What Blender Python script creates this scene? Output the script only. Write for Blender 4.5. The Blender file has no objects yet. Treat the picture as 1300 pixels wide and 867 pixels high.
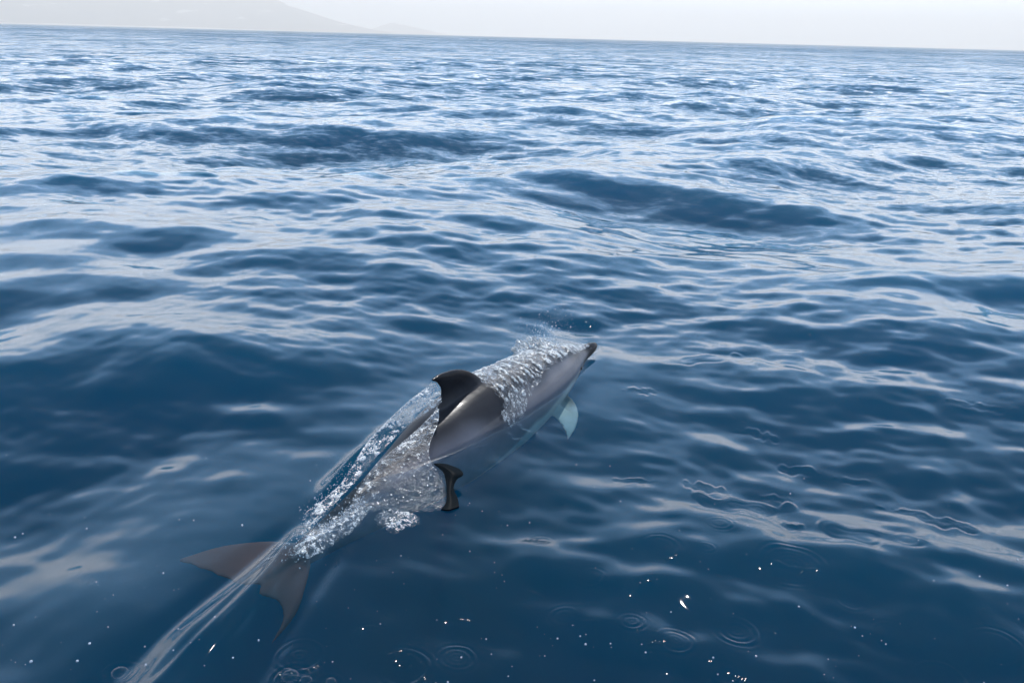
import bpy, bmesh, math, random
import numpy as np
from mathutils import Vector, Matrix

R = math.radians
rng = np.random.default_rng(11)
random.seed(11)
scene = bpy.context.scene
C = scene.collection

# ------------------------------------------------------------------ camera
CAM_H = 1.35
PITCH, ROLL, LENS = R(18.49), R(1.5), 32.0
cam_d = bpy.data.cameras.new("camera")
cam_d.lens, cam_d.sensor_width = LENS, 36.0
cam_d.clip_start, cam_d.clip_end = 0.05, 200000.0
cam = bpy.data.objects.new("camera", cam_d)
C.objects.link(cam)
CAM_M = Matrix.Rotation(R(90) - PITCH, 4, 'X') @ Matrix.Rotation(ROLL, 4, 'Z')
cam.matrix_world = Matrix.Translation((0, 0, CAM_H)) @ CAM_M
scene.camera = cam
FPX = LENS / 36.0 * 1300.0


def at(px, py, z=0.0):
    """the point of the place at height z that the photograph shows at (px, py)"""
    d = CAM_M.to_3x3() @ Vector(((px - 650.0) / FPX, (433.5 - py) / FPX, -1.0))
    t = (z - CAM_H) / d.z
    return Vector((d.x * t, d.y * t, z))


# ------------------------------------------------------------------ sky, sun, exposure
SUN_EL, SUN_AZ = R(56), R(11)          # azimuth from +Y towards +X
HAZE_COL, BLUE_COL = (32.5, 36.2, 41.5, 1), (14.0, 27.0, 45.0, 1)
world = bpy.data.worlds.new("World")
scene.world = world
world.use_nodes = True
wt = world.node_tree
wt.nodes.clear()
wo = wt.nodes.new('ShaderNodeOutputWorld')
bg = wt.nodes.new('ShaderNodeBackground')
sky = wt.nodes.new('ShaderNodeTexSky')
sky.sky_type = 'NISHITA'
sky.sun_disc = False
sky.sun_elevation, sky.sun_rotation = SUN_EL, SUN_AZ
sky.air_density, sky.dust_density, sky.ozone_density = 1.0, 0.2, 3.0
bg.inputs['Strength'].default_value = 0.052


def wnode(kind, **kw):
    nd = wt.nodes.new(kind)
    for k, v in kw.items():
        setattr(nd, k, v)
    return nd


def wlink(a, b):
    wt.links.new(a, b)


# pale haze lying over the horizon, clearer blue above it
tc = wnode('ShaderNodeTexCoord')
sx = wnode('ShaderNodeSeparateXYZ')
wlink(tc.outputs['Generated'], sx.inputs[0])
nzs = wnode('ShaderNodeTexNoise')
nzs.inputs['Scale'].default_value = 2.2
nzs.inputs['Detail'].default_value = 5.0
stretch = wnode('ShaderNodeVectorMath', operation='MULTIPLY')
stretch.inputs[1].default_value = (1, 1, 3.5)
wlink(tc.outputs['Generated'], stretch.inputs[0])
wlink(stretch.outputs[0], nzs.inputs['Vector'])
ele = wnode('ShaderNodeMath', operation='MULTIPLY_ADD')
wlink(nzs.outputs['Fac'], ele.inputs[0])
ele.inputs[1].default_value = 0.30
wlink(sx.outputs[2], ele.inputs[2])


def layer(lo, hi, top):
    nd = wnode('ShaderNodeMapRange', interpolation_type='SMOOTHSTEP')
    wlink(ele.outputs[0], nd.inputs['Value'])
    nd.inputs['From Min'].default_value, nd.inputs['From Max'].default_value = lo, hi
    nd.inputs['To Min'].default_value, nd.inputs['To Max'].default_value = top, 0.0
    return nd.outputs[0]


mid_air = wnode('ShaderNodeMix', data_type='RGBA')       # thinning blue haze above
mid_air.inputs[7].default_value = BLUE_COL
wlink(layer(0.32, 0.84, 0.75), mid_air.inputs[0])
wlink(sky.outputs[0], mid_air.inputs[6])
band = wnode('ShaderNodeMix', data_type='RGBA')          # the white layer over the sea
band.inputs[7].default_value = HAZE_COL
wlink(layer(0.33, 0.47, 1.0), band.inputs[0])
wlink(mid_air.outputs[2], band.inputs[6])
wlink(band.outputs[2], bg.inputs['Color'])
wt.links.new(bg.outputs[0], wo.inputs['Surface'])

sun_d = bpy.data.lights.new("sun", 'SUN')
sun_d.energy, sun_d.angle, sun_d.color = 4.0, R(0.53), (1.0, 0.975, 0.94)
sun = bpy.data.objects.new("sun", sun_d)
C.objects.link(sun)
sdir = Vector((math.sin(SUN_AZ) * math.cos(SUN_EL), math.cos(SUN_AZ) * math.cos(SUN_EL), math.sin(SUN_EL)))
sun.rotation_euler = sdir.to_track_quat('Z', 'Y').to_euler()
sun.location = sdir * 50

vs = scene.view_settings
vs.view_transform, vs.look, vs.exposure, vs.gamma = 'Standard', 'None', 0.2, 1.0
vs.use_curve_mapping = False
cy = scene.cycles
cy.use_denoising = True
cy.max_bounces, cy.diffuse_bounces, cy.glossy_bounces = 6, 1, 2
cy.transmission_bounces, cy.transparent_max_bounces, cy.volume_bounces = 4, 16, 2
cy.sample_clamp_indirect = 6.0
cy.sample_clamp_direct = 30.0


# ------------------------------------------------------------------ helpers
class NT:
    def __init__(self, name):
        self.m = bpy.data.materials.new(name)
        self.m.use_nodes = True
        self.t = self.m.node_tree
        self.t.nodes.clear()
        self.out = self.t.nodes.new('ShaderNodeOutputMaterial')

    def n(self, kind, **kw):
        nd = self.t.nodes.new(kind)
        for k, v in kw.items():
            if k.startswith('_'):
                setattr(nd, k[1:], v)
        return nd

    def set(self, sock, v):
        if hasattr(v, 'is_output') or isinstance(v, bpy.types.NodeSocket):
            self.t.links.new(v, sock)
        else:
            sock.default_value = v

    def math(self, op, a, b=0.0, c=None, clamp=False):
        nd = self.t.nodes.new('ShaderNodeMath')
        nd.operation, nd.use_clamp = op, clamp
        self.set(nd.inputs[0], a)
        self.set(nd.inputs[1], b)
        if c is not None:
            self.set(nd.inputs[2], c)
        return nd.outputs[0]

    def vmath(self, op, a, b=None, scale=None):
        nd = self.t.nodes.new('ShaderNodeVectorMath')
        nd.operation = op
        self.set(nd.inputs[0], a)
        if b is not None:
            self.set(nd.inputs[1], b)
        if scale is not None:
            self.set(nd.inputs['Scale'], scale)
        return nd.outputs['Value'] if op in ('DOT_PRODUCT', 'LENGTH') else nd.outputs[0]

    def noise(self, vec, scale, detail=2.0, rough=0.5, dist=0.0):
        nd = self.t.nodes.new('ShaderNodeTexNoise')
        self.set(nd.inputs['Vector'], vec)
        nd.inputs['Scale'].default_value = scale
        nd.inputs['Detail'].default_value = detail
        nd.inputs['Roughness'].default_value = rough
        nd.inputs['Distortion'].default_value = dist
        return nd

    def ramp(self, fac, lo, hi, a=0.0, b=1.0, smooth=True):
        nd = self.t.nodes.new('ShaderNodeMapRange')
        nd.interpolation_type = 'SMOOTHSTEP' if smooth else 'LINEAR'
        self.set(nd.inputs['Value'], fac)
        nd.inputs['From Min'].default_value, nd.inputs['From Max'].default_value = lo, hi
        nd.inputs['To Min'].default_value, nd.inputs['To Max'].default_value = a, b
        return nd.outputs[0]

    def mix(self, fac, a, b):
        nd = self.t.nodes.new('ShaderNodeMixShader')
        self.set(nd.inputs[0], fac)
        self.t.links.new(a, nd.inputs[1])
        self.t.links.new(b, nd.inputs[2])
        return nd.outputs[0]

    def mixc(self, fac, a, b):
        nd = self.t.nodes.new('ShaderNodeMix')
        nd.data_type = 'RGBA'
        self.set(nd.inputs[0], fac)
        self.set(nd.inputs[6], a)
        self.set(nd.inputs[7], b)
        return nd.outputs[2]


def grid_mesh(name, P, closed_u=False, uv=None):
    """P: (nv, nu, 3) array -> quad mesh, smooth shaded"""
    nv, nu = P.shape[:2]
    me = bpy.data.meshes.new(name)
    idx = np.arange(nv * nu).reshape(nv, nu)
    if closed_u:
        idx = np.concatenate([idx, idx[:, :1]], axis=1)
    q = np.stack([idx[:-1, :-1], idx[:-1, 1:], idx[1:, 1:], idx[1:, :-1]], axis=-1).reshape(-1, 4)
    me.vertices.add(nv * nu)
    me.vertices.foreach_set('co', P.reshape(-1).astype(np.float32))
    me.loops.add(q.size)
    me.loops.foreach_set('vertex_index', q.reshape(-1).astype(np.int32))
    me.polygons.add(len(q))
    me.polygons.foreach_set('loop_start', np.arange(0, q.size, 4, dtype=np.int32))
    me.update(calc_edges=True)
    me.polygons.foreach_set('use_smooth', np.ones(len(q), dtype=bool))
    return me


def link(name, me, mat, parent=None, **props):
    o = bpy.data.objects.new(name, me)
    C.objects.link(o)
    if mat is not None:
        me.materials.append(mat)
    if parent is not None:
        o.parent = parent
    for k, v in props.items():
        o[k] = v
    return o



# ------------------------------------------------------------------ the dolphin's frame
NOSE = Vector((0.372, 3.832, 0.0))
NOTCH = Vector((-0.665, 2.161, 0.0))
LEN = (NOTCH - NOSE).length
FWD = (NOSE - NOTCH).normalized()                 # the way it swims
RGT = Vector((FWD.y, -FWD.x, 0.0))                # its right side, towards the boat
S_Z = [0, .05, .09, .15, .25, .35, .45, .55, .65, .75, .85, .95, 1.0, 1.1]
V_Z = [.066, .056, .048, .034, .010, -.012, -.020, -.038, -.060, -.072, -.074, -.080, -.086, -.088]
S_R = [0, .006, .02, .05, .072, .085, .10, .125, .16, .20, .28, .36, .44, .52, .60, .68, .76, .84, .90, .95, .985, 1.0]
V_H = [.006, .016, .024, .031, .036, .048, .060, .080, .101, .119, .146, .163, .170, .163, .143, .114, .085, .058, .043, .032, .018, .006]
V_W = [.006, .017, .026, .032, .036, .043, .050, .068, .089, .108, .136, .150, .153, .145, .122, .092, .062, .038, .025, .020, .014, .005]
S_F = np.linspace(0, 1.1, 441)


def smooth_table(S, V):
    v = np.interp(S_F, S, V)
    k = np.exp(-0.5 * (np.arange(-8, 9) / 3.5) ** 2)
    k /= k.sum()
    return np.convolve(np.pad(v, 8, mode='edge'), k, mode='valid')


T_Z, T_H, T_W = smooth_table(S_Z, V_Z), smooth_table(S_R, V_H), smooth_table(S_R, V_W)


def tab(T, s):
    return np.interp(s, S_F, T)


def spine(s):
    """centre of the body at the share s of its length from the beak's tip (arrays welcome)"""
    s = np.asarray(s, float)
    across = -0.045 * np.clip(np.sin(np.pi * np.clip(s, 0, 1)), 0, 1) ** 1.5
    x = NOSE.x - FWD.x * LEN * s + RGT.x * across
    y = NOSE.y - FWD.y * LEN * s + RGT.y * across
    return np.stack([x, y, tab(T_Z, s)], axis=-1)


def local(x, y):
    """along (share of length from the beak's tip), across (metres to its right of the spine)"""
    dx, dy = x - NOSE.x, y - NOSE.y
    s = -(dx * FWD.x + dy * FWD.y) / LEN
    a = dx * RGT.x + dy * RGT.y + 0.045 * np.clip(np.sin(np.pi * np.clip(s, 0, 1)), 0, 1) ** 1.5
    return s, a


def skin(s, phi, off=0.0):
    """point on the body's skin: phi 0 on the back, +90 deg on its right side"""
    s, phi = np.broadcast_arrays(np.asarray(s, float), np.asarray(phi, float))
    c = spine(s)
    h, w = tab(T_H, s) + off, tab(T_W, s) + off
    sp, cp = np.sin(phi), np.cos(phi)
    ex = 0.93
    ax = w * np.sign(sp) * np.abs(sp) ** ex
    az = h * np.sign(cp) * np.abs(cp) ** ex
    return np.stack([c[..., 0] + RGT.x * ax, c[..., 1] + RGT.y * ax, c[..., 2] + az], axis=-1)


# ------------------------------------------------------------------ the sea
def wave_set():
    W = []

    def band(l0, l1, n, slope, head, spread):
        for i in range(n):
            lam = math.exp(rng.uniform(math.log(l0), math.log(l1)))
            th = R(head) + R(spread) * rng.normal()
            k = 2 * math.pi / lam
            a = slope * math.sqrt(2.0 / n) / k
            W.append((k * math.sin(th), k * math.cos(th), a, rng.uniform(0, 2 * math.pi), lam))
    # heading in degrees from +Y, waves run towards the boat
    band(9.0, 18.0, 6, 0.022, 185, 22)
    band(3.5, 7.5, 14, 0.060, 180, 32)
    band(1.3, 3.2, 28, 0.064, 175, 44)
    band(0.45, 1.2, 46, 0.066, 178, 55)
    band(0.16, 0.42, 60, 0.082, 182, 50)
    band(0.07, 0.15, 40, 0.042, 182, 55)
    return W


WAVES = wave_set()
# rings left by falling drops: place, radius (m), strength
RINGS = []
for px, py, rp, st in ((750, 735, 16, 1), (380, 830, 28, 1), (512, 836, 30, .9), (580, 822, 22, .8), (688, 686, 12, .6), (913, 670, 14, .9),
                       (926, 660, 10, .6), (896, 704, 9, .9), (838, 702, 22, .8), (690, 792, 9, .5), (716, 774, 16, .6), (802, 790, 15, 1),
                       (858, 812, 22, 1), (1264, 818, 30, .9), (1196, 852, 30, .8), (936, 800, 24, 1), (1005, 722, 40, .7), (152, 855, 20, 1.2),
                       (372, 860, 20, 1.2), (418, 862, 16, 1), (470, 806, 22, .6), (606, 782, 16, .6), (662, 765, 10, .5), (1020, 685, 10, .6),
                       (560, 772, 12, .5), (500, 772, 9, .6), (1150, 640, 14, .4), (1080, 760, 18, .4), (1130, 800, 20, .5), (920, 846, 18, .9)):
    p = at(px, py)
    RINGS.append((p.x, p.y, rp / FPX * math.hypot(p.y, CAM_H), st))
# single waves that stand out: crest (photograph), height, half length, half width, turn of the crest (degrees)
CRESTS = []
for px, py, a_, l_, w_, turn in ((150, 472, .115, 1.1, .62, 4), (800, 236, .085, 1.5, .75, -10), (560, 285, .05, 1.0, .55, 14), (130, 160, .08, 1.7, .9, 3),
                                 (60, 292, .06, 1.1, .6, 6), (1010, 486, .035, .7, .26, -12), (1080, 262, .07, 1.3, .6, -16), (700, 170, .04, 1.8, .9, 0),
                                 (1040, 716, .030, .75, .30, -14), (800, 690, .010, .5, .15, 14),
                                 (945, 806, .016, .11, .075, 0)):
    p = at(px, py)
    CRESTS.append((p.x, p.y, a_, l_, w_, R(turn)))
# smooth slicks, each lying a little tilted: place, half size in the photograph's pixels, turn
SLICKS = []
for px, py, rx_, ry_, tn in ((936, 637, 74, 11, -4), (1085, 679, 92, 13, -9), (1000, 664, 22, 7, -14), (1015, 590, 34, 6, -14), (893, 615, 30, 7, -10), (805, 607, 33, 4, -4),
                             (1192, 656, 55, 8, -14), (1082, 604, 24, 4, -12), (986, 626, 18, 4, -4), (1280, 699, 24, 5, -4), (1236, 526, 40, 4, -10), (965, 548, 26, 5, -12),
                             (890, 462, 70, 6, 3), (1000, 725, 46, 4, -10), (662, 557, 24, 6, -18), (815, 500, 20, 4, 6)):
    p, q = at(px, py), at(px, py - ry_)
    SLICKS.append((p.x, p.y, rx_ / FPX * math.hypot(p.y, CAM_H), q.y - p.y, R(tn) * 1.9, px))
TAIL_A, TAIL_B = at(388, 688, 0.02), at(150, 940, 0.02)   # the smooth ridge of water behind the tail


def bump(d, w, p=2.0):
    return np.exp(-np.abs(d / w) ** p)


def sea_height(x, y, spacing):
    h = np.zeros_like(x)
    sd, ad = local(x, y)
    near = bump(np.clip(np.abs(sd - 0.62) - 0.55, 0, None) * LEN, 0.35) * bump(ad, 0.6)
    calm = np.hypot(x + 0.2, y - 2.7)
    calm = np.clip((calm - 0.8) / 3.2, 0.0, 1.0)
    calm = 0.25 + 0.75 * calm * calm * (3 - 2 * calm)
    for kx, ky, a, ph, lam in WAVES:
        w = np.clip((lam / spacing - 2.3) / 2.3, 0.0, 1.0)
        if lam < 0.45:
            w = w * np.clip(0.70 + 0.6 * np.sin(x * 0.7 + 1.0 + 0.5 * np.sin(y * .9)) * np.sin(y * 0.55 + .4 * x) + 0.05 * (y - 2.5), 0.30, 1.35)
        if lam > 1.2:
            w = w * calm
        p = kx * x + ky * y + ph
        h += w * a * (np.sin(p) + (0.18 * np.cos(2 * p) if lam > 0.4 else 0.0))
    for cx, cy_, a_, l_, w_, tn in CRESTS:
        u = (x - cx) * math.cos(tn) + (y - cy_) * math.sin(tn)
        v = -(x - cx) * math.sin(tn) + (y - cy_) * math.cos(tn)
        v = v + 0.12 * w_ * np.sin(u / w_ * 1.1 + cx * 5) + 0.15 * u * u / l_
        h += a_ * bump(u, l_) * (bump(v, w_) - 0.2 * bump(v + 1.9 * w_, w_ * 1.1))
    h *= 1.0 - 0.9 * near
    h += 0.022 * near
    # ridge of water drawn along behind the tail
    tx, ty = TAIL_B.x - TAIL_A.x, TAIL_B.y - TAIL_A.y
    tl = math.hypot(tx, ty)
    u = ((x - TAIL_A.x) * tx + (y - TAIL_A.y) * ty) / tl
    v = ((x - TAIL_A.x) * ty - (y - TAIL_A.y) * tx) / tl      # to its right
    m = (np.abs(v) < 0.4) & (u > -0.5)
    um, vm = u[m], v[m]
    wd = 0.056 + 0.055 * np.clip(um, 0, 1.2)
    vv = vm + 0.008 * np.sin(um * 11.0)
    rise = 1.0 / (1.0 + np.exp(-(um + 0.03) / 0.025))
    prof = bump(vv, wd, 4.0)
    groove = 0.0042 * np.tanh(2.2 * np.sin(vv / wd * 3.6 + 2.5 * um + 1.6 * np.sin(um * 5))) * prof
    groove = groove + 0.0012 * np.tanh(2 * np.sin(um * 22 + 2.5 * np.sin(vm * 30 + um * 7))) * np.sin(vm * 35 + um * 13) * prof
    h[m] += rise * (0.034 * prof + groove - 0.008 * bump(np.abs(vm) - wd * 1.7, 0.03))
    # water heaped along the body
    m = (np.abs(ad) < 0.6) & (sd > -0.1) & (sd < 1.1)
    s_, a_ = sd[m], ad[m]
    w_ = tab(T_W, s_)
    h[m] += 0.016 * bump(np.abs(a_) - w_ - 0.02, 0.05) * bump(s_ - 0.35, 0.32, 4)
    # water dragged up on the far side of the tail stock
    h[m] += 0.065 * bump(a_ + w_ + 0.005, .045) * bump(s_ - .70, .13, 4)
    for cx, cy_, lx, ly, tn, sd_ in SLICKS:
        m = np.hypot(x - cx, y - cy_) < 1.6 * max(lx, ly)
        u = (x[m] - cx) * math.cos(tn) + (y[m] - cy_) * math.sin(tn)
        v = -(x[m] - cx) * math.sin(tn) + (y[m] - cy_) * math.cos(tn)
        q = np.hypot(u / lx, v / ly) + .40 * np.sin(u / lx * 5 + sd_) * np.sin(v / ly * 1.7 + sd_ * 1.3 + 2 * u / lx) + .16 * np.sin(u / lx * 13 + sd_ * 2)
        k = np.clip((1.0 - q) / .22, 0, 1)
        k = k * k * (3 - 2 * k)
        h[m] += k * (.0004 + .075 * v) + .0003 * np.sin(q * 16) * k
    # rings
    for rx_, ry_, r0, st in RINGS:
        d = np.hypot(x - rx_, y - ry_)
        m = d < r0 * 1.5 + 0.05
        dm = d[m]
        lam = 0.013 + 0.10 * r0
        h[m] += st * 0.040 * lam * (1 + .5 * np.sin(np.arctan2(y[m] - ry_, x[m] - rx_) + st * 9)) * np.cos(2 * np.pi * (dm - r0) / lam) * np.exp(-((dm - r0) / (lam * 0.9)) ** 2)
        h[m] += st * 0.018 * lam * np.cos(2 * np.pi * dm / (lam * .8)) * np.exp(-(dm / (r0 * .8)) ** 2)
    return h


def build_sea():
    # rows by depression angle, columns by bearing: fine where the water is looked at from the boat, coarse elsewhere
    dep = np.concatenate([np.linspace(80, 43, 40, endpoint=False), np.linspace(43, 0.8, 880, endpoint=False),
                          np.geomspace(0.8, 0.009, 46)])
    r = CAM_H / np.tan(np.radians(dep))
    az = np.concatenate([np.linspace(-180, -37, 60, endpoint=False), np.linspace(-37, 37, 900, endpoint=False),
                         np.linspace(37, 180, 61)])
    rr, aa = np.meshgrid(r, np.radians(az), indexing='ij')
    x, y = (rr * np.sin(aa)).astype(np.float32), (rr * np.cos(aa)).astype(np.float32)
    sp = np.gradient(rr, axis=0)
    sp = np.maximum(np.abs(sp), rr * np.abs(np.gradient(aa, axis=1))).astype(np.float32)
    z = sea_height(x, y, sp)
    P = np.stack([x, y, z], axis=-1)
    # walls and floor of the body of water
    low = P[-1].copy()
    low[:, 2] = -80.0
    mid = np.zeros_like(low)
    mid[:, 2] = -80.0
    top = np.zeros_like(low)
    top[:, 2] = P[0, :, 2].mean()
    P = np.concatenate([top[None], P, low[None], mid[None]], axis=0)
    return grid_mesh("sea", P)


def water_surface(N, nrm, geo, rough):
    """clear water: Schlick reflectance, the same from above and below"""
    c = N.math('ABSOLUTE', N.vmath('DOT_PRODUCT', nrm, geo.outputs['Incoming']))
    f = N.math('POWER', N.math('SUBTRACT', 1.0, c, clamp=True), 5.0)
    f = N.math('MULTIPLY_ADD', f, 0.98, 0.02)
    gl = N.n('ShaderNodeBsdfGlossy')
    gl.inputs['Roughness'].default_value = rough
    gl.inputs['Color'].default_value = (1, 1, 1, 1)
    N.set(gl.inputs['Normal'], nrm)
    tr = N.n('ShaderNodeBsdfTransparent')
    return N.mix(f, tr.outputs[0], gl.outputs[0])


def water_material():
    N = NT("sea_water")
    geo = N.n('ShaderNodeNewGeometry')
    pos = geo.outputs['Position']
    flat = N.vmath('MULTIPLY', pos, (1, 1, 0))
    dist = N.vmath('LENGTH', flat)
    # small ripples that the mesh is too coarse for, as slopes
    acc = None
    for scale, amp, d0, d1, a0 in ((13.0, 0.13, 4.5, 11.0, 0.06), (3.6, 0.22, 8.0, 22.0, 0.0), (1.1, 0.22, 18.0, 48.0, 0.0), (0.25, 0.20, 35.0, 130.0, 0.0), (0.05, 0.22, 110.0, 350.0, 0.0)):
        nz = N.noise(N.vmath('MULTIPLY', flat, (.6, 1, 0)), scale, 3.0, 0.55)
        v = N.vmath('SUBTRACT', nz.outputs['Color'], (0.5, 0.5 if d0 < 8 else (0.585 if d0 < 30 else 0.60), 0.5))   # fronts, towards the boat, are steeper
        v = N.vmath('SCALE', v, scale=N.ramp(dist, d0, d1, a0 * amp, amp))
        acc = v if acc is None else N.vmath('ADD', acc, v)
    acc = N.vmath('MULTIPLY', acc, (2.0, 3.4, 0.0))
    nrm = N.vmath('NORMALIZE', N.vmath('ADD', geo.outputs['Normal'], acc))
    N.t.links.new(water_surface(N, nrm, geo, 0.014), N.out.inputs['Surface'])
    sc = N.n('ShaderNodeVolumeScatter')
    sc.inputs['Color'].default_value = (0.008, 0.140, 0.190, 1)
    sc.inputs['Density'].default_value = 1.9
    sc.inputs['Anisotropy'].default_value = 0.3
    ab = N.n('ShaderNodeVolumeAbsorption')
    ab.inputs['Color'].default_value = (0.12, 0.58, 0.76, 1)
    ab.inputs['Density'].default_value = 3.45
    ad = N.n('ShaderNodeAddShader')
    N.t.links.new(sc.outputs[0], ad.inputs[0])
    N.t.links.new(ab.outputs[0], ad.inputs[1])
    N.t.links.new(ad.outputs[0], N.out.inputs['Volume'])
    return N.m


sea = link("sea", build_sea(), water_material(), kind="structure")


# ------------------------------------------------------------------ far land and the haze before it
def build_hills():
    D0 = 5000.0
    prof_px = [(-500, 46), (-250, 47), (0, 48), (120, 48), (230, 47), (300, 45), (345, 39), (400, 25), (440, 13), (475, 5), (500, 2), (560, -6)]
    az0 = [math.degrees(math.atan((p - 650) / 1096.0)) for p, _ in prof_px]
    hv = [q / 1155.6 * D0 for _, q in prof_px]   # a coast under 210 m
    az = np.linspace(az0[0], az0[-1], 320)
    tt = np.linspace(0, 1, 60)
    A, Tt = np.meshgrid(az, tt, indexing='ij')
    hh = np.interp(A, az0, hv)
    n = np.zeros_like(A)
    for i in range(26):
        f = 1.6 ** (i % 7)
        n += np.sin(A * f * rng.uniform(.5, 1.2) + Tt * f * rng.uniform(1, 4) + rng.uniform(0, 6)) / f ** 1.1
    z = hh * (0.04 + 0.96 * Tt ** 1.3) * (1 + 0.05 * n * (Tt < .98)) - 3.0 * (1 - Tt)
    D = D0 * (0.86 + 0.16 * Tt)
    return grid_mesh("hills", np.stack([D * np.sin(np.radians(A)), D * np.cos(np.radians(A)), z], -1)[::-1])


def far_hill():
    az0 = [math.degrees(math.atan((p - 650) / 1096.0)) for p in (455, 480, 503, 525, 560, 590)]
    hv = [q / 1155.6 * 6400 for q in (-3, 5, 13, 9, 2, -3)]
    az = np.linspace(az0[0], az0[-1], 60)
    A, Tt = np.meshgrid(az, np.linspace(0, 1, 14), indexing='ij')
    z = np.interp(A, az0, hv) * np.sin(Tt * math.pi * .5) * (1 + .04 * np.sin(A * 9))
    D = 6200 + 400 * Tt
    return grid_mesh("far_hill", np.stack([D * np.sin(np.radians(A)), D * np.cos(np.radians(A)), z], -1)[::-1])


def land_material():
    N = NT("far_land")
    pos = N.n('ShaderNodeNewGeometry').outputs['Position']
    p2 = N.vmath('MULTIPLY', pos, (1, .3, 5.0))
    a = N.noise(p2, 0.0026, 5, .6).outputs['Fac']
    b = N.noise(p2, 0.0067, 4, .6).outputs['Fac']
    col = N.mixc(N.ramp(a, .35, .65), (.045, .055, .05, 1), (.12, .115, .10, 1))
    col = N.mixc(N.ramp(b, .60, .70), col, (.62, .60, .57, 1))
    d = N.n('ShaderNodeBsdfDiffuse')
    N.set(d.inputs['Color'], col)
    N.t.links.new(d.outputs[0], N.out.inputs['Surface'])
    return N.m


LAND = land_material()
link("hills", build_hills(), LAND, kind="structure")
link("far_hill", far_hill(), LAND, kind="structure")


def box_mesh(name, lo, hi):
    bm = bmesh.new()
    bmesh.ops.create_cube(bm, size=1.0)
    for v in bm.verts:
        v.co = Vector([lo[i] + (v.co[i] + .5) * (hi[i] - lo[i]) for i in range(3)])
    me = bpy.data.meshes.new(name)
    bm.to_mesh(me)
    bm.free()
    return me


HZ = NT("haze_air")
hv_ = HZ.n('ShaderNodeVolumePrincipled')
hv_.inputs['Color'].default_value = (1, .955, .90, 1)
hv_.inputs['Density'].default_value = 4.9e-4
hv_.inputs['Anisotropy'].default_value = 0.26
HZ.t.links.new(hv_.outputs[0], HZ.out.inputs['Volume'])
haze = link("haze", box_mesh("haze", (-8800, -8800, -81), (8800, 8800, 230)), HZ.m, kind="stuff")


# ------------------------------------------------------------------ the dolphin
def foil(rows, n=14):
    """rows: (leading point, trailing point, half thickness, thickness direction) from root to tip -> closed lens-section fin"""
    vs, fs = [], []
    for le, te, th, nd in rows:
        le, te, nd = Vector(le), Vector(te), Vector(nd).normalized()
        for k in range(n):
            a = 2 * math.pi * k / n
            c = 0.5 - 0.5 * math.cos(a)                     # 0 leading .. 1 trailing
            t = th * (math.sin(a)) * (1.25 - 0.75 * c)
            vs.append(le.lerp(te, c) + nd * t)
    m = len(rows)
    for j in range(m - 1):
        for k in range(n):
            fs.append((j * n + k, j * n + (k + 1) % n, (j + 1) * n + (k + 1) % n, (j + 1) * n + k))
    fs.append(tuple(range(n))[::-1])
    fs.append(tuple((m - 1) * n + k for k in range(n)))
    return vs, fs


def loc3(s, a, z):
    c = spine(s)
    return Vector((c[0] + RGT.x * a, c[1] + RGT.y * a, z))


def catmull(pts, n):
    pts = [Vector(p) for p in pts]
    out = []
    q = [pts[0] * 2 - pts[1]] + pts + [pts[-1] * 2 - pts[-2]]
    for i in range(n):
        t = i / (n - 1) * (len(pts) - 1)
        j = min(int(t), len(pts) - 2)
        u = t - j
        p0, p1, p2, p3 = q[j:j + 4]
        out.append(0.5 * ((2 * p1) + (p2 - p0) * u + (2 * p0 - 5 * p1 + 4 * p2 - p3) * u * u + (3 * p1 - p0 - 3 * p2 + p3) * u ** 3))
    return out


def sstep0(x, lo, hi):
    t = np.clip((x - lo) / (hi - lo), 0, 1)
    return t * t * (3 - 2 * t)


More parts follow.
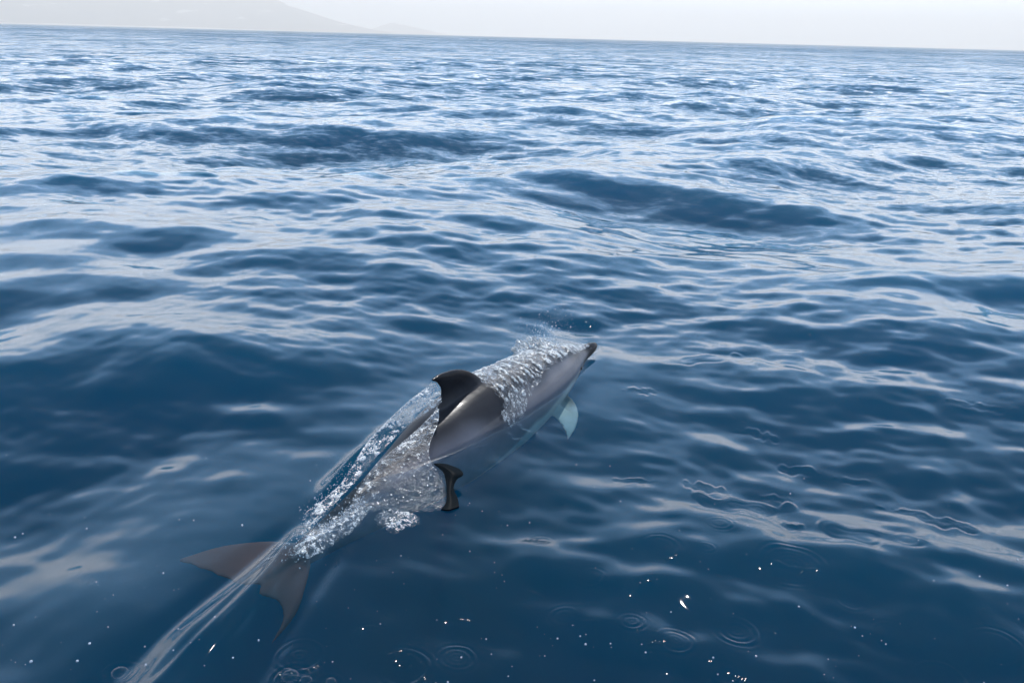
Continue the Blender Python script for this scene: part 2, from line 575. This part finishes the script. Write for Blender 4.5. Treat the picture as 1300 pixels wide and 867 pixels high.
def build_dolphin():
    vs, fs = [], []

    def add(v, f):
        o = len(vs)
        vs.extend(tuple(p) for p in v)
        fs.extend(tuple(i + o for i in q) for q in f)
    # trunk, head and beak
    ss = np.concatenate([np.linspace(0.002, .12, 44), np.linspace(.125, .995, 130)])
    n = 56
    P = skin(ss[:, None], np.linspace(0, 2 * np.pi, n, endpoint=False)[None, :])
    # melon above the beak, jaw line fuller than the forehead, keel on the tail stock
    ph = np.linspace(0, 2 * np.pi, n, endpoint=False)[None, :]
    sv = ss[:, None]
    P[..., 2] += 0.010 * bump(sv - .115, .03) * np.clip(np.cos(ph), 0, 1)
    P[..., 2] += 0.010 * bump(sv - .045, .035) * (np.cos(ph) < 0) * np.abs(np.cos(ph)) * 0.4
    P[..., 2] += np.sign(np.cos(ph)) * 0.010 * bump(sv - .86, .10) * np.abs(np.cos(ph)) ** 6
    v = P.reshape(-1, 3)
    m = len(ss)
    f = [(j * n + k, j * n + (k + 1) % n, (j + 1) * n + (k + 1) % n, (j + 1) * n + k) for j in range(m - 1) for k in range(n)]
    f += [tuple(range(n))[::-1], tuple((m - 1) * n + k for k in range(n))]
    add(v, f)
    # dorsal fin, swept back
    lead = catmull([loc3(.395, 0, .10), loc3(.425, 0, .150), loc3(.462, 0, .200), loc3(.505, 0, .236), loc3(.552, -.004, .246), loc3(.579, -.006, .240)], 16)
    trail = catmull([loc3(.590, 0, .08), loc3(.566, 0, .130), loc3(.557, 0, .165), loc3(.558, 0, .196), loc3(.568, -.004, .222), loc3(.582, -.006, .236)], 16)
    add(*foil([(a, b, .021 * (1 - i / 15) ** .8 + .0045, RGT) for i, (a, b) in enumerate(zip(lead, trail))]))
    # flippers
    for sg in (1, -1):
        lead = catmull([loc3(.190, sg * .075, -.035), loc3(.198, sg * .130, -.055), loc3(.222, sg * .180, -.080), loc3(.260, sg * .215, -.105), loc3(.294, sg * .226, -.125)], 12)
        trail = catmull([loc3(.275, sg * .09, -.060), loc3(.275, sg * .130, -.070), loc3(.280, sg * .170, -.090), loc3(.290, sg * .205, -.112), loc3(.299, sg * .224, -.127)], 12)
        nd = RGT * (0.55 * sg) + Vector((0, 0, .8)) - FWD * .1
        add(*foil([(a, b, .014 * (1 - i / 11) + .004, nd) for i, (a, b) in enumerate(zip(lead, trail))]))
    # flukes, rolled a little so that the near lobe hangs lower
    for sg, zt, aw, fw in ((1, -.150, .150, .022), (-1, -.105, .300, 0.0)):
        k = lambda f: -.088 + (zt + .088) * f
        lead = catmull([loc3(.890 + fw, 0, -.080), loc3(.898 + fw, sg * aw * .2, k(.15)), loc3(.918 + 1.7 * fw, sg * aw * .5, k(.45)), loc3(.960 + 1.9 * fw, sg * aw * .82, k(.8)), loc3(1.018 + 1.8 * fw, sg * aw, k(1))], 16)
        trail = catmull([loc3(1.004, sg * -.004, -.090), loc3(1.022, sg * aw * .16, k(.15)), loc3(1.022 - .6 * fw, sg * aw * .45, k(.45)), loc3(1.022 + .2 * fw, sg * aw * .78, k(.8)), loc3(1.024 + 1.8 * fw, sg * aw, k(1))], 16)
        add(*foil([(a, b, .016 * (1 - i / 15) + .0065, (0, 0, 1)) for i, (a, b) in enumerate(zip(lead, trail))]))
    me = bpy.data.meshes.new("raw")
    me.from_pydata(vs, [], fs)
    tmp = bpy.data.objects.new("raw", me)
    C.objects.link(tmp)
    r = tmp.modifiers.new("r", 'REMESH')
    r.mode, r.voxel_size = 'VOXEL', 0.0048
    sm = tmp.modifiers.new("s", 'SMOOTH')
    sm.factor, sm.iterations = 0.5, 6
    dg = bpy.context.evaluated_depsgraph_get()
    dg.update()
    out = bpy.data.meshes.new_from_object(tmp.evaluated_get(dg))
    bpy.data.objects.remove(tmp)
    out.name = "dolphin_body"
    nv = len(out.vertices)
    co = np.empty(nv * 3, np.float32)
    out.vertices.foreach_get('co', co)
    co = co.reshape(-1, 3)
    s, a = local(co[:, 0], co[:, 1])
    zc, h, w = tab(T_Z, np.clip(s, 0, 1.1)), tab(T_H, np.clip(s, 0, 1)), tab(T_W, np.clip(s, 0, 1))
    phi = np.degrees(np.arctan2(np.abs(a) / np.maximum(w, .01), (co[:, 2] - zc) / np.maximum(h, .01)))
    rad = np.hypot(a / np.maximum(w, .01), (co[:, 2] - zc) / np.maximum(h, .01))
    wob = 3.0 * np.sin(s * 37) + 2.0 * np.sin(s * 71 + 1)

    def st(x, lo, hi):
        t = np.clip((x - lo) / (hi - lo), 0, 1)
        return t * t * (3 - 2 * t)
    back = np.array([.033, .036, .044])
    flank = np.array([.168, .172, .205])
    rear = np.array([.180, .186, .225])
    belly = np.array([.55, .52, .46])
    dark = np.array([.010, .010, .013])
    cape = np.interp(s, [0, .08, .2, .35, .46, .6, .7, .85, 1], [95, 55, 42, 52, 70, 46, 36, 40, 60])
    pale = np.interp(s, [0, .06, .12, .2, .35, .5, .62, .72, .85], [108, 100, 92, 94, 100, 128, 165, 185, 195])
    side = flank[None] * (1 - st(s, .42, .56))[:, None] + rear[None] * st(s, .42, .56)[:, None]
    t1 = st(phi + wob, cape - 20, cape + 22)[:, None]
    col = back[None] * (1 - t1) + side * t1
    t2 = st(phi + .6 * wob, pale - 5, pale + 5)[:, None] * (s > .0)[:, None]
    col = col * (1 - t2) + belly[None] * t2
    # dark lips and beak tip, dark stripe from jaw to flipper
    lip = bump(phi - 92, 16) * (1 - st(s, .085, .11)) + (1 - st(s, .045, .080)) * (1 - st(phi, 112, 130))
    eye = bump(np.hypot((s - .118) * LEN, (co[:, 2] - zc + .012)), .022) * (np.abs(a) > .02)
    strip = bump(phi - np.interp(s, [.06, .24], [100, 118]), 4.5) * (s > .05) * (s < .24) * .8
    k = np.clip(lip + eye + strip, 0, 1)[:, None]
    col = col * (1 - k) + dark[None] * k
    # fins
    fin = (st(rad, 1.02, 1.40) * (s > .36) * (s < .62) * (co[:, 2] > .08))[:, None]
    col = col * (1 - fin) + dark[None] * fin
    fl = st(rad, 1.25, 1.7)
    flip = (fl * (s > .15) * (s < .33) * (co[:, 2] < .02))[:, None]
    col = col * (1 - flip) + np.array([.50, .47, .43])[None] * flip
    flk = st(s, .88, .94)[:, None]
    col = col * (1 - flk) + np.array([.105, .050, .046])[None] * flk
    at_ = out.color_attributes.new("skin", 'FLOAT_COLOR', 'POINT')
    buf = np.ones((nv, 4), np.float32)
    buf[:, :3] = col
    buf[:, 3] = sstep0(co[:, 2], -.03, .02) * (1 - flk[:, 0]) * (1 - .85 * st(s, .54, .60)) * (1 - .85 * bump(s - .47, .08) * (phi < 60)) * (.35 + .65 * st(s, .05, .09))       # shine only above the water
    at_.data.foreach_set('color', buf.reshape(-1))
    out.polygons.foreach_set('use_smooth', np.ones(len(out.polygons), dtype=bool))
    return out


def dolphin_material():
    N = NT("wet_dolphin_skin")
    at_ = N.n('ShaderNodeAttribute')
    at_.attribute_name = "skin"
    pos = N.n('ShaderNodeNewGeometry').outputs['Position']
    a = N.noise(pos, 22, 4, .6).outputs['Fac']
    b = N.noise(pos, 90, 3, .6).outputs['Fac']
    v = N.math('MULTIPLY_ADD', a, .24, .88)
    scr = N.noise(N.vmath('MULTIPLY', pos, (9, 60, 9)), 3.0, 4, .7).outputs['Fac']
    v = N.math('ADD', v, N.ramp(scr, .64, .74, 0.0, .5))        # pale scratches
    col = N.vmath('SCALE', at_.outputs['Color'], scale=v)
    pb = N.n('ShaderNodeBsdfPrincipled')
    N.set(pb.inputs['Base Color'], col)
    N.set(pb.inputs['Roughness'], N.ramp(b, .3, .7, .28, .36))
    pb.inputs['IOR'].default_value = 1.38
    N.set(pb.inputs['Specular IOR Level'], N.math('MULTIPLY', at_.outputs['Alpha'], .3))
    N.set(pb.inputs['Coat Weight'], N.math('MULTIPLY', at_.outputs['Alpha'], .35))
    pb.inputs['Coat Roughness'].default_value = .07
    pb.inputs['Coat IOR'].default_value = 1.33
    bp = N.n('ShaderNodeBump')
    bp.inputs['Strength'].default_value = .16
    bp.inputs['Distance'].default_value = .004
    N.set(bp.inputs['Height'], N.noise(pos, 45, 3, .5).outputs['Fac'])
    N.set(pb.inputs['Normal'], bp.outputs[0])
    N.t.links.new(pb.outputs[0], N.out.inputs['Surface'])
    return N.m


dolphin = bpy.data.objects.new("dolphin", None)
C.objects.link(dolphin)
dolphin.location = (NOSE + NOTCH) / 2
dolphin["label"] = "grey dolphin with black dorsal fin breaking the surface of the blue sea"
dolphin["category"] = "dolphin"
bd = link("body", build_dolphin(), dolphin_material())
bd.parent = dolphin
bd.matrix_parent_inverse = Matrix.Translation(-dolphin.location)
EYE = NT("eye")
pb = EYE.n('ShaderNodeBsdfPrincipled')
pb.inputs['Base Color'].default_value = (.006, .005, .005, 1)
pb.inputs['Roughness'].default_value = .05
EYE.t.links.new(pb.outputs[0], EYE.out.inputs['Surface'])
for sg in (1, -1):
    bm = bmesh.new()
    bmesh.ops.create_uvsphere(bm, u_segments=16, v_segments=10, radius=.0085)
    me = bpy.data.meshes.new("eye")
    bm.to_mesh(me)
    bm.free()
    e = link("eye", me, EYE.m)
    e.location = Vector(skin(.118, R(97) * sg, -.003)) - dolphin.location
    e.parent = dolphin


# ------------------------------------------------------------------ water streaming off the dolphin
from mathutils.bvhtree import BVHTree
BODY_BVH = BVHTree.FromPolygons([v.co.copy() for v in bd.data.vertices], [tuple(p.vertices) for p in bd.data.polygons])


def vnoise(p, seed=0):
    """value noise in 0..1 for an (..., 3) array"""
    i = np.floor(p).astype(np.int64)
    f = p - i
    f = f * f * (3 - 2 * f)

    def hsh(a, b, c):
        n = (a * 73856093) ^ (b * 19349663) ^ (c * 83492791) ^ (seed * 2654435)
        n = (n ^ (n >> 13)) * 1274126177 & 0x7fffffff
        return ((n ^ (n >> 16)) & 0xffff) / 65535.0
    out = 0.0
    for dx in (0, 1):
        for dy in (0, 1):
            for dz in (0, 1):
                w = (f[..., 0] if dx else 1 - f[..., 0]) * (f[..., 1] if dy else 1 - f[..., 1]) * (f[..., 2] if dz else 1 - f[..., 2])
                out = out + w * hsh(i[..., 0] + dx, i[..., 1] + dy, i[..., 2] + dz)
    return out


def fbm(p, oct_=3, seed=0):
    v, a, t = 0.0, 1.0, 0.0
    for k in range(oct_):
        v = v + a * vnoise(p * 2.0 ** k, seed + k)
        t += a
        a *= .55
    return v / t


def sstep(x, lo, hi):
    t = np.clip((x - lo) / (hi - lo), 0, 1)
    return t * t * (3 - 2 * t)


def bicubic(G, nu, nv):
    """catmull-rom surface through a grid of points (rows, cols, k)"""
    G = np.asarray(G, float)

    def up(A, n):
        m = A.shape[0]
        Q = np.concatenate([2 * A[:1] - A[1:2], A, 2 * A[-1:] - A[-2:-1]])
        t = np.linspace(0, m - 1, n)
        j = np.minimum(t.astype(int), m - 2)
        u = (t - j).reshape(-1, *([1] * (A.ndim - 1)))
        p0, p1, p2, p3 = Q[j], Q[j + 1], Q[j + 2], Q[j + 3]
        return 0.5 * (2 * p1 + (p2 - p0) * u + (2 * p0 - 5 * p1 + 4 * p2 - p3) * u * u + (3 * p1 - p0 - 3 * p2 + p3) * u ** 3)
    G = up(G, nv)
    return np.swapaxes(up(np.swapaxes(G, 0, 1), nu), 0, 1)


def normals(P):
    du, dv = np.gradient(P, axis=1), np.gradient(P, axis=0)
    n = np.cross(du, dv)
    n /= np.maximum(np.linalg.norm(n, axis=-1, keepdims=True), 1e-9)
    return np.where(n[..., 2:3] < 0, -n, n)


def water_sheet(name, P, foam, label=None, thick=0.0018, lift=0.008):
    """a skin of moving water: P (nv, nu, 3), foam share 0..1 per vertex; keeps clear of the dolphin's skin; closed, with thickness"""
    P = P.copy()
    cam_p = Vector((0, 0, CAM_H))
    if lift:
        for j in range(P.shape[0]):
            for i in range(P.shape[1]):
                p = Vector(P[j, i])
                co, nr, idx, d = BODY_BVH.find_nearest(p, .25)
                if co is None:
                    continue
                side = (p - co).dot(nr)
                if side < lift:
                    P[j, i] = co + nr * lift
    # drop quads whose foam is below zero: ragged edges and holes
    nv, nu = P.shape[:2]
    n = normals(P)
    V = np.concatenate([P.reshape(-1, 3), (P - n * thick).reshape(-1, 3)])
    keep = foam >= 0
    faces, off = [], nv * nu
    K = keep[:-1, :-1] & keep[1:, :-1] & keep[:-1, 1:] & keep[1:, 1:]
    idx = np.arange(nv * nu).reshape(nv, nu)
    for j in range(nv - 1):
        for i in range(nu - 1):
            if K[j, i]:
                a, b, c, d = idx[j, i], idx[j, i + 1], idx[j + 1, i + 1], idx[j + 1, i]
                faces.append((a, b, c, d))
                faces.append((a + off, d + off, c + off, b + off))
                if j == 0 or not K[j - 1, i]:
                    faces.append((a, a + off, b + off, b))
                if j == nv - 2 or not K[j + 1, i]:
                    faces.append((d, c, c + off, d + off))
                if i == 0 or not K[j, i - 1]:
                    faces.append((a, d, d + off, a + off))
                if i == nu - 2 or not K[j, i + 1]:
                    faces.append((b, b + off, c + off, c))
    me = bpy.data.meshes.new(name)
    me.from_pydata([tuple(v) for v in V], [], [tuple(int(q) for q in f) for f in faces])
    # consistent outside
    bm = bmesh.new()
    bm.from_mesh(me)
    bmesh.ops.delete(bm, geom=[v for v in bm.verts if not v.link_faces], context='VERTS')
    bm.to_mesh(me)
    bm.free()
    return me


def foam_attr(me, fn):
    nv = len(me.vertices)
    co = np.empty(nv * 3, np.float32)
    me.vertices.foreach_get('co', co)
    at_ = me.attributes.new("foam", 'FLOAT', 'POINT')
    at_.data.foreach_set('value', np.asarray(fn(co.reshape(-1, 3)), np.float32))
    me.polygons.foreach_set('use_smooth', np.ones(len(me.polygons), dtype=bool))


def white_water_material():
    N = NT("white_water")
    geo = N.n('ShaderNodeNewGeometry')
    at_ = N.n('ShaderNodeAttribute')
    at_.attribute_name = "foam"
    pos = geo.outputs['Position']
    fine = N.noise(pos, 260, 2, .6).outputs['Fac']
    fac = N.ramp(N.math('ADD', at_.outputs['Fac'], N.math('MULTIPLY_ADD', fine, 1.0, -.5)), .36, .66)
    bp = N.n('ShaderNodeBump')
    bp.inputs['Strength'].default_value = 1.0
    bp.inputs['Distance'].default_value = .004
    N.set(bp.inputs['Height'], N.noise(pos, 120, 3, .6).outputs['Fac'])
    clear = water_surface(N, bp.outputs[0], geo, .08)
    d = N.n('ShaderNodeBsdfDiffuse')
    d.inputs['Color'].default_value = (.82, .88, .93, 1)
    t = N.n('ShaderNodeBsdfTranslucent')
    t.inputs['Color'].default_value = (.82, .88, .93, 1)
    g = N.n('ShaderNodeBsdfGlossy')
    g.inputs['Roughness'].default_value = .15
    N.set(g.inputs['Normal'], bp.outputs[0])
    fo = N.mix(.12, N.mix(.45, d.outputs[0], t.outputs[0]), g.outputs[0])
    N.t.links.new(N.mix(fac, clear, fo), N.out.inputs['Surface'])
    return N.m


WHITE = white_water_material()


def flow_noise(P, fa, fc, fz, oct_=3, seed=0):
    """noise stretched along the dolphin: frequency (1/m) along, across, up"""
    dx, dy = P[..., 0] - NOSE.x, P[..., 1] - NOSE.y
    al, ac = dx * FWD.x + dy * FWD.y, dx * RGT.x + dy * RGT.y
    return fbm(np.stack([al * fa + 50, ac * fc + 50, P[..., 2] * fz + 50], -1), oct_, seed)


# over the head and back, before the dorsal fin
ss = np.linspace(.045, .455, 330)[None, :]
tt = np.linspace(0, 1, 170)[:, None]
lo = -R(88)
hi = np.radians(np.interp(ss, [.05, .10, .16, .24, .33, .40, .455], [50, 62, 46, 50, 60, 78, 74]))
PHI = lo + (hi - lo) * tt
S2 = np.broadcast_to(ss, PHI.shape)
base = skin(S2, PHI, 0.0)
arc = flow_noise(base, 75, 26, 45, 3, 3)
fin_n = flow_noise(base, 190, 130, 150, 2, 9)
lip = bump(S2 - .165, .045) * sstep(-np.degrees(PHI), 5, 75)
off = .002 + .0085 * sstep(arc, .40, .75) * sstep(S2, .06, .18) + .005 * fin_n + .080 * lip * (0.3 + 1.4 * fin_n)
P = skin(S2, PHI, off)
edge = sstep(-tt, -1.0, -.72) * sstep(-ss, -.455, -.425)
cov = edge * (0.45 + .55 * sstep(ss, .08, .15)) + .6 * (fbm(base * 40, 3, 21) - .5)
foam = np.where(cov > .22, cov, -1)
fm = .14 + .44 * sstep(arc, .42, .66) + .9 * (fin_n - .5) + .3 * lip - .25 * (1 - sstep(cov, .22, .6))
me = water_sheet("film", P, foam, lift=.002)
from mathutils.kdtree import KDTree


def carry(P, vals):
    kd = KDTree(P.shape[0] * P.shape[1])
    flat_p, flat_v = P.reshape(-1, 3), np.broadcast_to(vals, P.shape[:2]).reshape(-1)
    for i, q in enumerate(flat_p):
        kd.insert(q, i)
    kd.balance()
    return lambda co: [flat_v[kd.find(c)[1]] for c in co]


foam_attr(me, carry(P, fm))
link("back_splash", me, WHITE, kind="stuff", label="silvery rippled water streaming over the dolphin's back and head")


def ctrl_sheet(name, rows, nu, nv, amp, fr, fm_fn, cover_fn, label, seed, lift=.006, stretch=(1, 1, 1)):
    G = np.array([[tuple(at(*c)) for c in r] for r in rows])
    P = bicubic(G, nu, nv)
    v, u = np.meshgrid(np.linspace(0, 1, nv), np.linspace(0, 1, nu), indexing='ij')
    a = flow_noise(P, fr * stretch[0], fr * stretch[1], fr * stretch[2], 3, seed)
    b = fbm(P * fr * 2.6, 2, seed + 5)
    big = .45 * (flow_noise(P, 9, 22, 22, 2, seed + 8) - .5)
    n = normals(P)
    P = P + n * (amp * ((a - .5) * 2 + .5 * (b - .5)))[..., None]
    cov = cover_fn(u, v, a, b)
    me = water_sheet(name, P, np.where(cov > 0, cov, -1), lift=lift)
    foam_attr(me, carry(P, fm_fn(u, v, a, b) + big))
    return link(name, me, WHITE, kind="stuff", label=label)


rag = lambda u, v, b, k=.10: np.minimum(np.minimum(u, 1 - u), np.minimum(v, 1 - v)) - k * (b - .35)
# the curtain behind the dorsal fin, on the far side of the back
ctrl_sheet("fin_splash", [
    [(551, 485, .225), (520, 508, .195), (490, 536, .150), (465, 563, .110), (447, 592, .075), (424, 622, .035), (385, 652, .01)],
    [(559, 498, .195), (524, 520, .165), (496, 546, .125), (470, 574, .090), (449, 602, .060), (421, 634, .025), (380, 670, .005)],
    [(561, 511, .165), (528, 533, .130), (500, 558, .100), (474, 586, .070), (450, 614, .045), (417, 648, .015), (375, 690, .0)]],
    260, 80, .006, 75, lambda u, v, a, b: .28 + 1.0 * (a - .47) + .9 * (b - .5) + .25 * bump(v, .12) + .08 * u,
    lambda u, v, a, b: np.minimum(np.minimum(u + .01, 1.02 - u), np.minimum(v + .04, 1 - v)) - .30 * (b - .42) * (.3 + u) ** 1.5,
    "sparkling curtain of water trailing from the dolphin's dorsal fin", 31, stretch=(.5, 1, 1.6))
# the sheet peeling off the near flank
ctrl_sheet("flank_splash", [
    [(557, 516, .125), (535, 540, .11), (510, 562, .095), (485, 582, .08), (465, 605, .06), (446, 634, .035)],
    [(556, 537, .11), (535, 561, .10), (512, 580, .085), (488, 598, .07), (468, 617, .05), (448, 638, .03)],
    [(545, 566, .09), (528, 588, .075), (508, 602, .06), (488, 615, .05), (468, 628, .035), (450, 642, .02)],
    [(549, 590, .06), (535, 610, .045), (515, 622, .035), (495, 630, .025), (472, 637, .018), (452, 646, .012)],
    [(567, 606, .032), (548, 628, .022), (525, 636, .018), (500, 639, .014), (478, 643, .012), (455, 650, .010)],
    [(567, 645, .008), (548, 648, .006), (525, 650, .006), (500, 648, .006), (480, 648, .006), (458, 654, .006)]],
    170, 150, .0045, 62, lambda u, v, a, b: (.21 + .8 * (a - .45) + .7 * (b - .5)) * (1 - sstep(v, .42, .80)) + .55 * sstep(b, .62, .8) * bump(v - .72, .2) + .10 * bump(v - .08, .07) + .25 * bump(u, .025),
    lambda u, v, a, b: np.minimum(np.minimum(u + .02, 1 - u), np.minimum(v + .02, 1 - v)) - .04 * (b - .3),
    "glassy flecked sheet of water peeling off the dolphin's near flank", 47, stretch=(1.2, 1, .6))
# foam over the tail stock
ctrl_sheet("tail_splash", [
    [(462, 618, .050), (436, 646, .045), (408, 664, .035), (386, 680, .030), (362, 700, .020)],
    [(468, 632, .055), (445, 658, .055), (417, 678, .045), (393, 694, .040), (366, 708, .028)],
    [(470, 646, .025), (455, 668, .022), (428, 690, .020), (400, 706, .018), (372, 714, .015)]],
    190, 110, .008, 75, lambda u, v, a, b: .30 + 1.1 * (a - .47) + .8 * (b - .5),
    lambda u, v, a, b: np.minimum(np.minimum(u, 1 - u), np.minimum(v, 1 - v)) - .34 * (b - .32),
    "churned white foam breaking over the dolphin's tail stock", 53)
ctrl_sheet("side_splash", [
    [(478, 652, .022), (492, 645, .028), (508, 645, .028), (524, 650, .02), (534, 656, .012)],
    [(474, 660, .018), (490, 658, .026), (508, 659, .026), (522, 661, .018), (534, 662, .012)],
    [(478, 668, .008), (492, 674, .012), (504, 676, .012), (518, 670, .010), (532, 666, .008)]],
    110, 60, .006, 85, lambda u, v, a, b: .28 + 1.0 * (a - .48) + .7 * (b - .5),
    lambda u, v, a, b: np.minimum(np.minimum(u, 1 - u), np.minimum(v, 1 - v)) - .45 * (b - .36),
    "small broken patch of splash water beside the dolphin's flank", 59, lift=0)
# near-black sheet added to stand in for the dorsal fin's dark reflection
FIN_REFL = NT("painted_fin_reflection")
pb = FIN_REFL.n('ShaderNodeBsdfPrincipled')
pb.inputs['Base Color'].default_value = (.004, .007, .010, 1)  # the reflection's darkness is put into the base colour
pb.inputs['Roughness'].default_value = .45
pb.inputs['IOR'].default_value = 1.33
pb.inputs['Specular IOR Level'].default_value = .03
FIN_REFL.t.links.new(pb.outputs[0], FIN_REFL.out.inputs['Surface'])
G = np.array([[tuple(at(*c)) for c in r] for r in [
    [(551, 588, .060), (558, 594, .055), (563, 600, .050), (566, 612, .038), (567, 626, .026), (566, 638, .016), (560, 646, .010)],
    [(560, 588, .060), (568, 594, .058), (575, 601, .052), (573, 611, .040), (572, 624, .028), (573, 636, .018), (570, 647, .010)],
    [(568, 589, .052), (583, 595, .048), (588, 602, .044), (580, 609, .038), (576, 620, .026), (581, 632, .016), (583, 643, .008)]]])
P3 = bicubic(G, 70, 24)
me = water_sheet("fin_refl_mesh", P3, np.ones(P3.shape[:2]), lift=.003, thick=.005)  # mesh of the added fin-reflection sheet
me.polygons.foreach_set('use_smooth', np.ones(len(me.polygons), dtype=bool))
link("fin_reflection_sheet", me, FIN_REFL.m, kind="stuff", label="added dark sheet standing in for the dorsal fin reflection below the dolphin's flank")
# a ragged patch clinging to the flank below the fin
ss2 = np.linspace(.375, .465, 90)[None, :]
tt2 = np.linspace(0, 1, 90)[:, None]
PH2 = np.radians(38 + 44 * tt2) + 0 * ss2
S3 = np.broadcast_to(ss2, PH2.shape)
b2 = skin(S3, PH2, 0)
n2 = flow_noise(b2, 110, 60, 80, 3, 77)
P2 = skin(S3, PH2, .004 + .009 * n2)
r2 = 1 - np.hypot((S3 - .42) / .045, (tt2 - .5) / .5 - .35 * (S3 - .42) / .045) - .9 * (fbm(b2 * 45, 3, 78) - .42)
me = water_sheet("film", P2, np.where(r2 > 0, r2, -1), lift=.003)
foam_attr(me, carry(P2, .34 + .9 * (n2 - .48)))
link("flank_foam", me, WHITE, kind="stuff", label="ragged patch of foam clinging to the dolphin's flank below the fin")


# ------------------------------------------------------------------ drops
def drop_material():
    N = NT("water_drop")
    geo = N.n('ShaderNodeNewGeometry')
    d = N.n('ShaderNodeBsdfDiffuse')
    d.inputs['Color'].default_value = (.68, .85, 1.0, 1)
    t = N.n('ShaderNodeBsdfTranslucent')
    t.inputs['Color'].default_value = (.68, .85, 1.0, 1)
    g = N.n('ShaderNodeBsdfGlossy')
    g.inputs['Roughness'].default_value = .08
    N.t.links.new(N.mix(.3, N.mix(.5, d.outputs[0], t.outputs[0]), g.outputs[0]), N.out.inputs['Surface'])
    return N.m


DROP = drop_material()
_bm = bmesh.new()
bmesh.ops.create_icosphere(_bm, subdivisions=1, radius=1.0)
ICO_V = np.array([v.co[:] for v in _bm.verts])
ICO_F = np.array([[v.index for v in f.verts] for f in _bm.faces])
_bm.free()


def drops(name, pts, label):
    V, F = [], []
    for i, (p, r) in enumerate(pts):
        V.append(ICO_V * r * (1, 1, rng.uniform(.7, 1.3)) + np.array(p))
        F.append(ICO_F + i * len(ICO_V))
    me = bpy.data.meshes.new(name)
    me.from_pydata(np.concatenate(V).tolist(), [], np.concatenate(F).tolist())
    me.polygons.foreach_set('use_smooth', np.ones(len(me.polygons), dtype=bool))
    return link(name, me, DROP, kind="stuff", label=label)


pts = []
for i in range(700):                                    # off the lip of water at the head
    s_ = rng.normal(.165, .035)
    z = .13 + rng.exponential(.034)
    q = loc3(np.clip(s_, .06, .3), rng.normal(-.075, .03), z)
    pts.append((q, .0007 + float(np.clip(rng.exponential(.0008), 0, .0026))))
for i in range(260):                                    # along the head to the beak
    s_ = rng.uniform(.02, .16)
    q = loc3(s_, rng.normal(-.02, .03), float(tab(T_Z, s_) + tab(T_H, s_)) + rng.exponential(.014))
    pts.append((q, rng.uniform(.0006, .0016)))
for i in range(700):                                    # fine mist of its breath
    q = loc3(rng.normal(.14, .03), rng.normal(-.06, .05), .16 + abs(rng.normal(0, .13)))
    pts.append((q, rng.uniform(.0004, .0009)))
for i in range(260):                                    # round the foam at the tail
    c = at(rng.uniform(365, 470), 0) if False else None
    u = rng.uniform(0, 1)
    q = at(462 + (362 - 462) * u + rng.normal(0, 9), 632 + (706 - 632) * u + rng.normal(0, 9), .06 + rng.exponential(.012))
    pts.append((q, rng.uniform(.0006, .0018)))
for i in range(160):
    u = rng.uniform(0, 1)
    q = at(448 + (385 - 448) * u + rng.normal(0, 5), 592 + (652 - 592) * u + rng.normal(0, 5), .07 * (1 - u) + .02 + rng.exponential(.008))
    pts.append((q, rng.uniform(.0006, .0018)))
drops("spray", pts, "fine droplets of spray flying off the dolphin")
pts = []
for px, py, r in ((14, 652, .0035), (38, 831, .004), (98, 838, .0035), (114, 818, .0035), (122, 736, .002), (308, 672, .0032), (246, 661, .0022), (744, 808, .003), (1086, 792, .003), (1014, 771, .003), (852, 775, .002)):
    pts.append((at(px, py, .002), r))
for i in range(230):
    px, py = rng.uniform(380, 1300), 560 + 307 * rng.uniform(0, 1) ** .7
    if rng.uniform() < .25:
        px = rng.uniform(0, 380)
    pts.append((at(px, py, .003), float(np.clip(rng.exponential(.0007) + .0006, .0006, .0026))))
_x, _y = np.array([[p[0][0] for p in pts]]), np.array([[p[0][1] for p in pts]])
_z = sea_height(_x, _y, np.full_like(_x, .003))[0]
pts = [((p[0], p[1], z + .3 * r), r) for (p, r), z in zip(pts, _z)]
drops("floating_droplets", pts, "tiny white droplets and bubbles scattered over the calm water")


# bubbles lying on the water
BUB = NT("bubble_film")
geo = BUB.n('ShaderNodeNewGeometry')
BUB.t.links.new(water_surface(BUB, geo.outputs['Normal'], geo, .03), BUB.out.inputs['Surface'])


def dome(name, r):
    n, m = 20, 7
    el = np.linspace(-.2, math.pi / 2 - .05, m)[:, None]
    az = np.linspace(0, 2 * np.pi, n, endpoint=False)[None, :]
    P = np.stack([r * np.cos(el) * np.cos(az), r * np.cos(el) * np.sin(az), .75 * r * np.sin(el) + 0 * az], -1)
    return grid_mesh(name, P, closed_u=True)


bub = dome("bubble", 1.0)
bub.materials.append(BUB.m)
for i, (px, py, rp) in enumerate(((152, 854, 11), (368, 858, 12), (388, 861, 8), (420, 861, 7))):
    o = bpy.data.objects.new("bubble", bub)
    C.objects.link(o)
    p = at(px, py, 0)
    X, Y = np.array([[p.x]]), np.array([[p.y]])
    o.location = (p.x, p.y, float(sea_height(X, Y, np.full_like(X, .003))[0, 0]))
    o.scale = [rp / FPX * math.hypot(p.y, CAM_H)] * 3
    o["category"] = "bubble"
    o["group"] = "bubbles on the dark water"
    o["label"] = ("lone clear bubble floating beside the dolphin's glassy wake", "largest clear bubble in a row of three on the water",
                  "smaller clear bubble touching the largest one of the row", "smallest clear bubble at the end of the row of three")[i]
